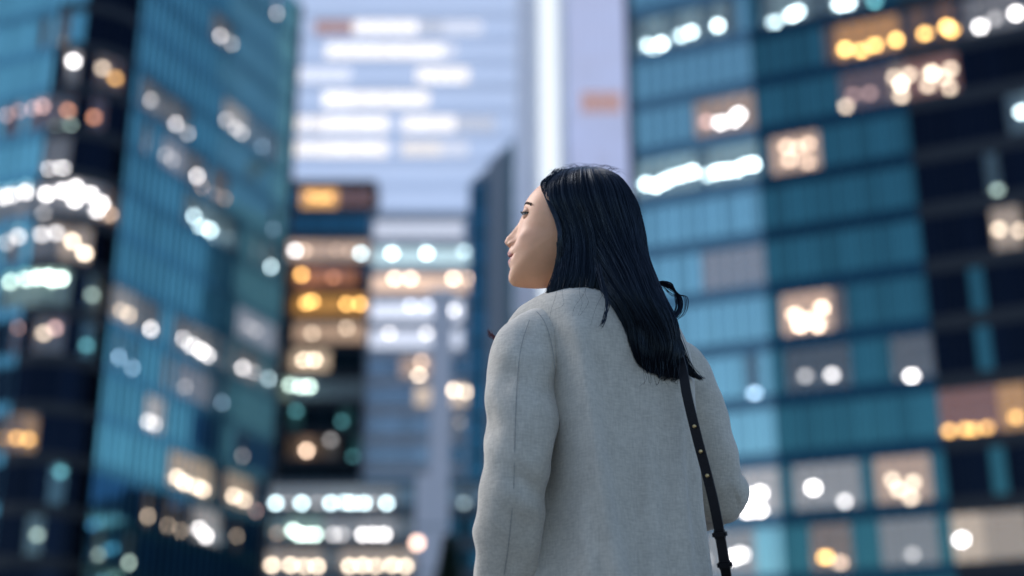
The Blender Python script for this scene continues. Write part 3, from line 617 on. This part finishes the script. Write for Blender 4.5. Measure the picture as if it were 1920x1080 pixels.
# eyes, lids, lashes, brows
def sph(c, r, n=24, m=16, lo=-1, hi=1):
    v = []; f = []
    for i in range(m+1):
        t = math.acos(max(-1, min(1, hi+(lo-hi)*i/m)))
        for k in range(n):
            a = 2*math.pi*k/n; v.append((r*math.cos(t), r*math.sin(t)*math.cos(a), r*math.sin(t)*math.sin(a)))
    return v, grid_faces(m+1, n)
eyew = P('eye_white', (.72, .70, .70), .15); iris = P('dark_iris', (.012, .007, .005), .08); lash = P('lash_black', (.006, .005, .006), .5)
ef, eu = px2loc(988, 406)
for s in (1, -1):
    ea = math.atan2(eu, ef)
    ec = (.0520, s*.0295, eu-.001)
    cw = loc2w(*ec); ER = .0118
    GZ = (FD*.985+HUP*.02+LD*.40); GZ /= np.linalg.norm(GZ); gl = np.cross(HUP, GZ); gl /= np.linalg.norm(gl); gu = np.cross(GZ, gl)
    def ew(p): return cw+GZ*p[0]+gl*p[1]+gu*p[2]
    v, f = sph(0, ER); e = obj('eye', mesh('eye', [ew(p) for p in v], f, True), eyew, person)
    v, f = sph(0, ER+.0005, 24, 5, math.cos(R(35)), 1); obj('iris', mesh('iris', [ew(p) for p in v], f, True), iris, e)
    # lids: spherical shell over the ball with an almond opening
    v = []; f = []; nA, nB = 28, 8
    for half_, sg in (('upper', 1), ('lower', -1)):
        v = []; 
        for i in range(nA+1):
            az = R(-95+190*i/nA); x_ = (az/R(62)); op = max(0, 1-x_*x_)
            e0 = R(12)*op**.6 if sg > 0 else -R(6)*op**.7
            e0 -= R(2)
            for j in range(nB+1):
                el = e0+(R(88)*sg-e0)*j/nB; rr = ER+.0016-(.0006 if j == 0 else 0)
                v.append(ew((rr*math.cos(el)*math.cos(az), rr*math.cos(el)*math.sin(az), rr*math.sin(el))))
        m_ = mesh('eyelid', v, grid_faces(nA+1, nB+1, False, sg < 0), True); c_ = m_.color_attributes.new('skin_and_shade', 'FLOAT_COLOR', 'POINT')
        c_.data.foreach_set('color', np.tile([.72, .37, .22, 1], len(v)).ravel()); obj('eyelid', m_, SKIN, person)
        line = [v[i*(nB+1)] for i in range(3, nA-2)]
        mb = MB(); mb.add(*tube(line, [(.0011 if sg > 0 else .0004)]*len(line), 5))
        if sg > 0:
            for i in range(3, nA-2):
                p = to_np(v[i*(nB+1)]); o_ = p-cw; o_ /= np.linalg.norm(o_)
                mb.add(*tube([p, p+o_*.002+UP*.0003, p+o_*.0035+UP*.0015], [.0004, .0003, .0001], 4))
        obj('eyelash', mb.m('eyelash'), lash, person)
    mb = MB()
    for i in range(55):
        t = random.random(); yl = .011+.037*t; a = aL['brow']+.01+.05*math.sin(t*2.2)+random.gauss(0, .011)*(1-.5*t)
        ia = int(round((a+math.pi)/(2*math.pi)*NA)) % NA; ik = int(np.argmin(np.abs(Yl[0]-s*yl))); p = pts[ia, ik]
        o_ = (p-H)/np.linalg.norm(p-H); dr_ = LD*s*.8+UP*.35-FD*.35
        mb.add(*tube([p-o_*.0005, p+dr_*.004+o_*.0008, p+dr_*.008+o_*.0004], [.0004, .0004, .0001], 4))
    obj('eyebrow', mb.m('eyebrow'), P('brow_hair', (.07, .05, .045), .6), person)

# --- coat: body panel
SECT = [(0, -1.), (.28, -1.02), (.50, -1.0), (.60, -.74), (.73, -.32), (.93, .08), (.97, .45), (.80, .82), (.45, 1.), (0, 1.03), (-.45, 1.), (-.80, .82), (-.99, .42), (-1.0, -.12), (-.95, -.58), (-.78, -.88), (-.42, -1.0)]
ROUND = [(math.sin(2*math.pi*k/17), -math.cos(2*math.pi*k/17)) for k in range(17)]
# z, half width, half depth, boxiness, shift l, shift f
LV = [(1.394, .058, .058, 0, .012, .0), (1.386, .066, .064, 0, .01, .0), (1.376, .082, .073, .1, .008, -.002), (1.366, .106, .082, .25, .004, -.004), (1.352, .130, .092, .4, 0, -.004), (1.32, .148, .104, .6, 0, -.004), (1.28, .156, .114, .8, 0, -.003), (1.22, .158, .118, .95, 0, 0),
      (1.12, .158, .120, 1, 0, 0), (1.0, .160, .126, 1.05, 0, 0), (.90, .166, .134, 1.1, 0, 0), (.75, .180, .15, 1.1, 0, 0), (.55, .195, .165, 1.1, 0, 0)]
LV = [r[:] for r in LV][::-1]
zs = np.concatenate([np.linspace(.55, .9, 22)[:-1], np.linspace(.9, 1.32, 70)[:-1], np.linspace(1.32, 1.394, 26)])
lv = interp(LV, zs); NCS = 200; cv = []
sect_d = cat_rom(SECT, NCS, True); sect_r = cat_rom(ROUND, NCS, True)
for i, z in enumerate(zs):
    a, b, k, sl_, sf_ = lv[:, i]; q = sect_r*(1-k)+sect_d*k
    for c in range(NCS):
        l_, f_ = q[c][0]*a+sl_, q[c][1]*b+sf_; th = math.atan2(q[c][1], q[c][0])
        drop = min(1, max(0, (1.32-z)/.25))
        dsp = .0045*fbm((l_*2.2+.3*z, f_*2.2, z*.55), 6.5, 2)*drop+.0022*fbm((l_, f_, z*.35), 22, 2)*drop
        # long soft drape folds on the back, one strong ridge left of the spine
        if f_ < 0:
            lr_ = .083-.04*(1.3-z)/.4
            dsp += .024*drop*math.exp(-((l_-lr_+.004)/.017)**2)-.014*drop*min(1, max(0, (z-.78)/.12))*math.exp(-((l_-lr_-.050)/.027)**2)
            dsp += .0055*drop*math.sin((l_-.35*(1.3-z)*.1)*115+2.2*fbm((l_, 0, z), 3, 2))*math.exp(-((l_+.05)/.09)**2)
        n_ = np.array([q[c][0]/a, q[c][1]/b]); n_ /= np.linalg.norm(n_)+1e-9
        cv.append(bw(l_+n_[0]*dsp, f_+n_[1]*dsp, z))
coat = obj('coat', mesh('coat', cv, grid_faces(len(zs), NCS), True), WOOL, person)
# collar band, turned down
cb = []
for (z, a, b, df_) in [(1.372, .088, .080, 0), (1.385, .082, .076, 0), (1.402, .072, .070, 0), (1.412, .064, .064, 0), (1.416, .059, .060, 0), (1.410, .054, .056, 0)]:
    for k in range(60):
        t = 2*math.pi*k/60; cb.append(bw(.012+a*math.sin(t), -b*math.cos(t)*1.0+.002, z-.020+.010*(1-math.cos(t))*-.8))
obj('collar', mesh('collar', cb, grid_faces(6, 60), True), WOOL, coat)
# sleeves
def sleeve(name, line, rad, folds, seam):
    n = 150; cl = cat_rom(line, n); rr = np.interp(np.linspace(0, 1, n), np.linspace(0, 1, len(rad)), rad); NR = 96
    fr = frames(list(cl)); v = []
    tl = np.linspace(0, 1, n)
    for i in range(n):
        x, y = fr[i]
        for k in range(NR):
            a = 2*math.pi*k/NR; n_ = x*math.cos(a)+y*math.sin(a); d_ = 0
            for (t0, wt, amp, freq, ang, spread, slant_) in folds:
                da = math.atan2(math.sin(a-ang), math.cos(a-ang))
                e_ = math.exp(-((tl[i]-t0)/wt)**2-(da/spread)**2); d_ += 1.5*amp*e_*math.sin(freq*(tl[i]-t0)*6.283+slant_*da)
            p = cl[i]+n_*rr[i]; d_ += .006*fbm(p, 9, 2)+.0018*fbm(p*np.array([1, 1, .6]), 30, 2)
            v.append(p+n_*d_)
    f = grid_faces(n, NR); f += [tuple(range(NR-1, -1, -1))]
    o = obj('sleeve', mesh('sleeve', v, f, True), WOOL, coat)
    return o, to_np(v).reshape(n, NR, 3), cl
LAf = [(.26, .12, .0028, 5, 1.0, 1.0, 2.4), (.48, .10, .0022, 7, 2.2, .9, 2.6), (.64, .07, .0028, 9, .3, .9, 2.2), (.76, .08, .0026, 8, 3.0, 1.0, -2.5), (.58, .10, .0026, 7, 4.5, 1.0, 2.5), (.40, .14, .0018, 5, 5.6, .8, -3.0)]
so, sv, scl = sleeve('sleeve', LA, [.030, .051, .0555, .0545, .053, .0515, .050, .047, .043], LAf, None)
RAf = [(.45, .12, .004, 8, 1.0, 1.3, 1.5), (.62, .10, .005, 10, 0, 2.5, 1.4), (.66, .08, .004, 12, 3.0, 2, -1.2)]
so2, sv2, scl2 = sleeve('sleeve', RA, [.046, .052, .051, .050, .050, .050, .050, .046, .040], RAf, None)
# sewn seams: thin grey threads lying on the sleeve that faces the camera
SEAM = P('grey_seam_thread', (.24, .25, .25), .95)
def on_sleeve(u, v, grid):
    uv = None; best = None; r = ray(u, v); r = r/np.linalg.norm(r); q = grid.reshape(-1, 3)-CP; t = q@r; d2 = np.linalg.norm(q-t[:, None]*r, axis=1)
    ok = d2 < max(.004, d2.min()+.001)
    i = np.where(ok)[0]; j = i[np.argmin(t[i])]; return CP+r*t[j]
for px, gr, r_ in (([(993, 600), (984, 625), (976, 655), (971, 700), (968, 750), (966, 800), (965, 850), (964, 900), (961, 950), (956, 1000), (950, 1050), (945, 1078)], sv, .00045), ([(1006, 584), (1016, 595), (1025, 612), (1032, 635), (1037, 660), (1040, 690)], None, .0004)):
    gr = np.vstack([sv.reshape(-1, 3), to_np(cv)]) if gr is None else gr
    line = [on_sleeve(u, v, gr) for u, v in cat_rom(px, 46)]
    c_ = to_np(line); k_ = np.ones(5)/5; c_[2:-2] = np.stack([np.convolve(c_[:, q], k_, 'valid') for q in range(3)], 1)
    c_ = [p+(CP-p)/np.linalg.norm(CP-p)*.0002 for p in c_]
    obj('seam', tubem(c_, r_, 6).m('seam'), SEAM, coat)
# trousers and boots below the hem
TR = P('black_trousers', (.015, .015, .02), .9); BOOT = P('black_boot_leather', (.015, .014, .015), .4)
for s in (-1, 1):
    hip = bw(.078*s, 0, .86); kn = bw(.085*s, .01, .47); an = bw(.085*s, -.01, .14)
    obj('trouser_leg', tubem([hip, hip-UP*.1, kn+UP*.1, kn, kn-UP*.15, an], [.088, .088, .07, .062, .058, .052], 20).m('trouser_leg', True), TR, person)
    b_ = tubem([bw(.085*s, -.055, .05), bw(.085*s, 0, .056), bw(.088*s, .08, .045), bw(.09*s, .15, .034), bw(.09*s, .19, .028)], [.036, .046, .043, .034, .014], 16)
    b_.add(*tube([bw(.085*s, -.012, .05), bw(.085*s, -.012, .24)], [.045, .047], 16)); b_.box(*[0]*0) if False else None
    v = b_.v; b_.v = [(p[0], p[1], max(p[2], .001)) for p in v]
    bo = obj('boot', b_.m('boot', True), BOOT, person)

# --- hair: a thick shell with strands laid along it
def shell_fn(keys, expo, near=None, wave=0.):
    """keys: v, left px, right px, Y centre, half depth -> sampled sheet (rows along the hair, columns round it)"""
    NV, NT = 160, 256; vv = np.linspace(keys[0][0], keys[-1][0], NV); K = interp(keys, vv)
    tab = np.zeros((NV, NT, 3)); th = np.linspace(0, 2*math.pi, NT, endpoint=False); ct, st = np.cos(th), np.sin(th)
    for i, v in enumerate(vv):
        e = np.full(NT, float(expo))
        if near: e = np.where((ct < 0) & (st < 0), expo+(near-expo)*min(1, max(0, (v-345)/70)), e)
        kx = (np.abs(ct)**e+np.abs(st)**e)**(-1/e)
        l_, r_, Yc, b = K[:, i]; p0 = at(l_, v, Yc); p1 = at(r_, v, Yc); c = (p0+p1)/2; a = (p1[0]-p0[0])/2
        tab[i, :, 0] = c[0]+a*ct*kx; tab[i, :, 1] = c[1]+b*st*kx; tab[i, :, 2] = c[2]
    dt = np.roll(tab, -1, 1)-np.roll(tab, 1, 1); nor = np.stack([dt[..., 1], -dt[..., 0], 0*dt[..., 0]], -1); nor /= np.linalg.norm(nor, axis=-1, keepdims=True)+1e-9
    ph = np.random.uniform(0, 6.28, 8); ks = (17, 23, 31, 40, 53, 67, 85, 104)
    def fn(t, th, off=0.):
        t, th, off = np.broadcast_arrays(np.asarray(t, float), np.asarray(th, float), np.asarray(off, float))
        cl_ = sum(np.sin(k*th+p+.012*(t-400)*math.sin(9*p)+.8*np.sin(.016*t+p))/(1+.35*i) for i, (k, p) in enumerate(zip(ks, ph)))
        off = off+.0009*cl_*np.clip((t-322)/40, 0, 1)
        x = np.clip((t-vv[0])/(vv[-1]-vv[0])*(NV-1), 0, NV-1.001); i = x.astype(int); fx = (x-i)[..., None]
        y = (th/(2*math.pi) % 1)*NT; k = y.astype(int) % NT; fy = (y-np.floor(y))[..., None]; k2 = (k+1) % NT
        def s_(T): return (T[i, k]*(1-fy)+T[i, k2]*fy)*(1-fx)+(T[i+1, k]*(1-fy)+T[i+1, k2]*fy)*fx
        o_ = s_(tab)+s_(nor)*off[..., None]
        if wave:
            w_ = wave*np.clip((t-540)/110, 0, 1)*np.sin((t-540)/31+1.6*np.sin(2*th+1)+.7*np.sin(5*th))
            o_ = o_+np.stack([w_, -.5*np.abs(w_), 0*w_], -1)
        return o_
    return fn
CAPK = [(322, 1090, 1108, 2.205, .008), (325, 1073, 1124, 2.204, .022), (331, 1056, 1140, 2.203, .038), (340, 1041, 1154, 2.202, .053), (352, 1029, 1166, 2.20, .067), (368, 1020, 1177, 2.20, .078), (385, 1014, 1188, 2.20, .085), (402, 1014, 1195, 2.20, .088), (420, 1020, 1199, 2.20, .089), (440, 1028, 1204, 2.20, .089), (460, 1035, 1208, 2.20, .089), (475, 1040, 1210, 2.20, .089),
        (500, 1043, 1214, 2.20, .089), (525, 1040, 1221, 2.20, .090), (550, 1034, 1230, 2.20, .092), (580, 1021, 1238, 2.20, .090), (630, 1022, 1235, 2.205, .06)]
FALLK = [(400, 1092, 1184, 2.20, .074), (440, 1088, 1194, 2.20, .081), (480, 1088, 1206, 2.195, .085), (520, 1098, 1221, 2.175, .076), (550, 1116, 1234, 2.148, .060), (580, 1142, 1247, 2.122, .044), (610, 1164, 1259, 2.115, .034), (640, 1178, 1269, 2.118, .030), (670, 1181, 1281, 2.122, .030), (690, 1185, 1279, 2.124, .027), (704, 1194, 1270, 2.126, .020), (714, 1208, 1254, 2.128, .008)]
cap_fn, fall_fn = shell_fn(CAPK, 2.6, 7), shell_fn(FALLK, 2.3, None, .0065)
def shell_mesh(fn, v0, v1, nv, nt, amp):
    v = []
    for i in range(nv):
        t = v0+(v1-v0)*i/(nv-1); th = np.arange(nt)*2*math.pi/nt
        w = np.array([noise.noise(Vector((math.cos(a)*9, math.sin(a)*9, t*.006)))+.5*noise.noise(Vector((math.cos(a)*22, math.sin(a)*22, t*.004))) for a in th])
        v += list(fn(t, th, amp*w-.002))
    f = grid_faces(nv, nt, True, True); f += [tuple((nv-1)*nt+k for k in range(nt-1, -1, -1))]
    return v, f
mb = MB(); mb.add(*shell_mesh(cap_fn, 322.2, 628, 90, 420, .001)); mb.add(*shell_mesh(fall_fn, 402, 708, 80, 360, .001))
hair = obj('hair', mb.m('hair', True), HAIR, person)
class Strands:
    def __init__(s): s.v = []; s.f = []; s.n = 0
    def add(s, pts_, r0, r1=None):
        pts_ = to_np(pts_); n = len(pts_); r1 = r0*.35 if r1 is None else r1
        T = np.gradient(pts_, axis=0); T /= np.linalg.norm(T, axis=1)[:, None]+1e-9
        X = np.cross(T, np.array([.3, .9, .2])); X /= np.linalg.norm(X, axis=1)[:, None]+1e-9; Yv = np.cross(T, X)
        rr = np.concatenate([np.full(max(1, int(n*.7)), r0), np.linspace(r0, r1, n-max(1, int(n*.7)))])
        for k in range(3):
            a = 2*math.pi*k/3; s.v.append((pts_+rr[:, None]*(X*math.cos(a)+Yv*math.sin(a)), k))
        b = s.n
        for i in range(n-1):
            for k in range(3):
                k2 = (k+1) % 3; s.f.append((b+k*n+i, b+k2*n+i, b+k2*n+i+1, b+k*n+i+1))
        s.n += 3*n
    def m(s, name): return mesh(name, np.vstack([x[0] for x in s.v]), s.f, True)
ST = Strands()
def strand_on(fn, th, t0, t1, n, off, wob, fr_=1.):
    u = np.linspace(0, 1, n); a, b, c, e = np.random.uniform(0, 6.28, 4)
    w1 = .6*np.sin(3.1*u*fr_+a)+.4*np.sin(6.7*u*fr_+b)-.6*math.sin(a)-.4*math.sin(b); w2 = .6*np.sin(4*u*fr_+c)+.4*np.sin(9*u*fr_+e)
    return fn(t0+(t1-t0)*u, th+wob*w1, off+wob*.010*w2)
for i in range(5200):
    th = random.uniform(0, 2*math.pi)
    if math.sin(th) > .5 and random.random() < .6: continue
    ST.add(strand_on(cap_fn, th, 322.2+random.random()*4, random.uniform(540, 628), 26, abs(random.gauss(0, .0011))-.001, .05), random.uniform(.00022, .00045))
for i in range(3200):
    th = random.uniform(0, 2*math.pi)
    t1 = random.gauss(705, 6)
    u = np.linspace(0, 1, 34); t_ = 323+random.random()*4+(min(t1, 713)-325)*u; a_, b_, c_, e_ = np.random.uniform(0, 6.28, 4)
    th_ = th+.13*(np.sin(3*u+a_)+.4*np.sin(7*u+b_)-math.sin(a_)-.4*math.sin(b_))*np.clip((t_-430)/200, 0, 1); of_ = .0012*np.sin(4*u+c_)+random.gauss(.0006, .0011)
    w_ = np.clip((t_-425)/125, 0, 1); w_ = (w_*w_*(3-2*w_))[:, None]
    p = cap_fn(t_, th, of_*.6)*(1-w_)+fall_fn(np.maximum(t_, 401), th_, of_+.0015)*w_
    if t1 > 713: p = np.vstack([p, p[-1]+(p[-1]-p[-2])*.5])
    ST.add(p, random.uniform(.00022, .00045))
# a part at the crown, hairline wisps over the temple
def wisp(px, n=12, r=.0003, jit=.0): 
    P_ = [at(u+random.gauss(0, jit), v+random.gauss(0, jit), Y) for u, v, Y in px]; ST.add(cat_rom(P_, n), r, r*.3)
for i in range(80):                                          # flyaways round the crown
    u0 = random.uniform(1045, 1150); tt = (u0-1100)/85; v0 = 316+30*tt*tt; k = random.choice((-1, 1))
    wisp([(u0-k*6, v0+12, 2.19), (u0, v0+4, 2.2), (u0+k*random.uniform(6, 16), v0-random.uniform(3, 9), 2.2), (u0+k*random.uniform(16, 40), v0-random.uniform(-6, 12)+abs(tt)*6, 2.2)], 10, .00026)
for i in range(26):                                          # front edge of the hair over the temple
    dx = random.uniform(0, 10)
    wisp([(1050+random.uniform(-10, 14), 317, 2.17), (1020+dx, 338+random.uniform(-3, 4), 2.14), (1014+dx, 352, 2.13), (1028+dx, 385, 2.115), (1042+dx, 420, 2.11), (1046+dx*.7, 450, 2.11), (1043+dx, 490, 2.12), (1030+dx, 530, 2.13), (1018+dx, 556, 2.14)], 26, .0005, 1.0)
for i in range(6):                                          # loose ends spread over the shoulder and coat
    u0 = random.uniform(1035, 1150)
    wisp([(u0, 520, 2.10), (u0-4, 548, 2.085), (u0+random.uniform(-22, 6), 575+random.uniform(-8, 8), 2.075), (u0+random.uniform(-34, 4), 600+random.uniform(-20, 22), 2.07)], 12, .00016, 1.0)
for i in range(26):                                          # a lock falling to a point beside the spine
    wisp([(1120, 500, 2.09), (1133, 545, 2.075), (1139, 570, 2.070), (1134, 596, 2.066), (1127, 612, 2.064)], 14, .0004, 2.6)
for i in range(75):                                          # the loose curl behind
    r_ = random.gauss(0, 3.2)*(1 if random.random() < .8 else 2.4)
    wisp([(1212, 505, 2.15), (1228, 527, 2.15), (1244, 531+r_*.6, 2.15), (1261, 540+r_, 2.15), (1272+r_, 556, 2.15), (1275+r_, 574, 2.15), (1268+r_, 590, 2.15), (1258+r_*.7, 602, 2.15), (1253+r_*.4, 625, 2.14)], 30, .0005, .7)
for i in range(140):                                         # right edge lock ending over the shoulder
    r_ = random.gauss(0, 4.5); e_ = random.random()
    wisp([(1232+r_, 560, 2.14), (1255+r_, 610, 2.13), (1272+r_, 650, 2.125), (1283+r_, 680, 2.13), (1292+r_+8*e_, 698+3*e_, 2.145), (1302+r_*.5+18*e_, 708+7*e_*random.random(), 2.16)], 20, .0005, 1.0)
for i in range(16):                                          # ragged bottom edge
    u0 = random.uniform(1204, 1280)
    wisp([(u0-6, 655, 2.09), (u0-2, 685, 2.092), (u0+random.uniform(-8, 6), 712+random.uniform(-8, 8), 2.095), (u0+random.uniform(-14, 14), 722+random.uniform(-6, 6), 2.10)], 12, .00025, 1.0)
o = obj('hair_strands', ST.m('hair_strands'), HAIR, person); o['kind'] = 'stuff'
S2 = Strands(); ST_ = ST; ST = S2
for i in range(26): wisp([(935, 640, 2.30), (925, 632, 2.30), (916+random.uniform(-3, 2), 622+random.uniform(-4, 6), 2.30)], 8, .0006, 1.5)
obj('hair_tip', S2.m('hair_tip'), P('reddish_brown_hair', (.10, .016, .022), .4), person)

# --- handbag hanging from her right shoulder
bagp = at(1362, 1120, 2.16)
bag = thing('handbag', 'black leather handbag hanging by a studded strap from her right shoulder', 'handbag', (bagp[0], bagp[1], bagp[2]-.16))
bm = bmesh.new(); bmesh.ops.create_cube(bm, size=1); bmesh.ops.scale(bm, vec=(.09, .20, .17), verts=bm.verts); bmesh.ops.bevel(bm, geom=bm.edges[:], offset=.018, segments=4, affect='EDGES')
me = bpy.data.meshes.new('bag_body'); bm.to_mesh(me); bm.free(); obj('bag_body', me, LEATHER, bag, (0, .02, .085), (0, 0, .4))
bm = bmesh.new(); bmesh.ops.create_cube(bm, size=1); bmesh.ops.scale(bm, vec=(.012, .196, .11), verts=bm.verts); bmesh.ops.bevel(bm, geom=bm.edges[:], offset=.004, segments=2, affect='EDGES')
me = bpy.data.meshes.new('flap'); bm.to_mesh(me); bm.free(); obj('flap', me, LEATHER, bag, (-.05, 0, .11), (0, 0, .4))
bo = np.array(bag.location)
SP = [(1255, 640, 2.20), (1272, 668, 2.118), (1281, 700, 2.098), (1287, 735, 2.09), (1296, 775, 2.088), (1311, 835, 2.09), (1327, 895, 2.095), (1341, 955, 2.10), (1351, 1010, 2.11), (1359, 1060, 2.12), (1366, 1105, 2.14)]
sc_ = cat_rom([at(*p) for p in SP], 80); wv = []; wf = []
for i, p in enumerate(sc_):
    t = sc_[min(i+1, 79)]-sc_[max(i-1, 0)]; t /= np.linalg.norm(t); vw = p-CP; vw /= np.linalg.norm(vw)
    x = np.cross(t, vw*.9+np.array([.35, .2, 0])); x /= np.linalg.norm(x); n_ = np.cross(x, t); hw, ht = .0075, .0016
    for a, b in ((-1, -1), (1, -1), (1, 1), (-1, 1)): wv.append(p+x*hw*a+n_*ht*b-bo)
strap = obj('strap', mesh('strap', wv, grid_faces(80, 4)), LEATHER, bag)
for (u, v) in ((1306, 795), (1319, 843), (1332, 892)):
    r = ray(u, v); j = int(np.argmin([np.linalg.norm(np.cross(p-CP, r))/np.linalg.norm(r) for p in sc_])); p = sc_[j]; vw = (CP-p)/np.linalg.norm(CP-p)
    bm = bmesh.new(); bmesh.ops.create_uvsphere(bm, u_segments=12, v_segments=8, radius=.0032); me = bpy.data.meshes.new('stud'); bm.to_mesh(me); bm.free()
    obj('stud', me, BRASS, strap, p+vw*.0025-bo)
for j in (62, 71):
    p = sc_[j]; t = sc_[j+1]-sc_[j-1]; q_ = Vector(t).to_track_quat('Z', 'Y').to_euler()
    bm = bmesh.new(); bmesh.ops.create_cube(bm, size=1); bmesh.ops.scale(bm, vec=(.022, .012, .012), verts=bm.verts); bmesh.ops.bevel(bm, geom=bm.edges[:], offset=.003, segments=2, affect='EDGES')
    me = bpy.data.meshes.new('strap_keeper'); bm.to_mesh(me); bm.free(); obj('strap_keeper', me, LEATHER, strap, p-bo, q_)
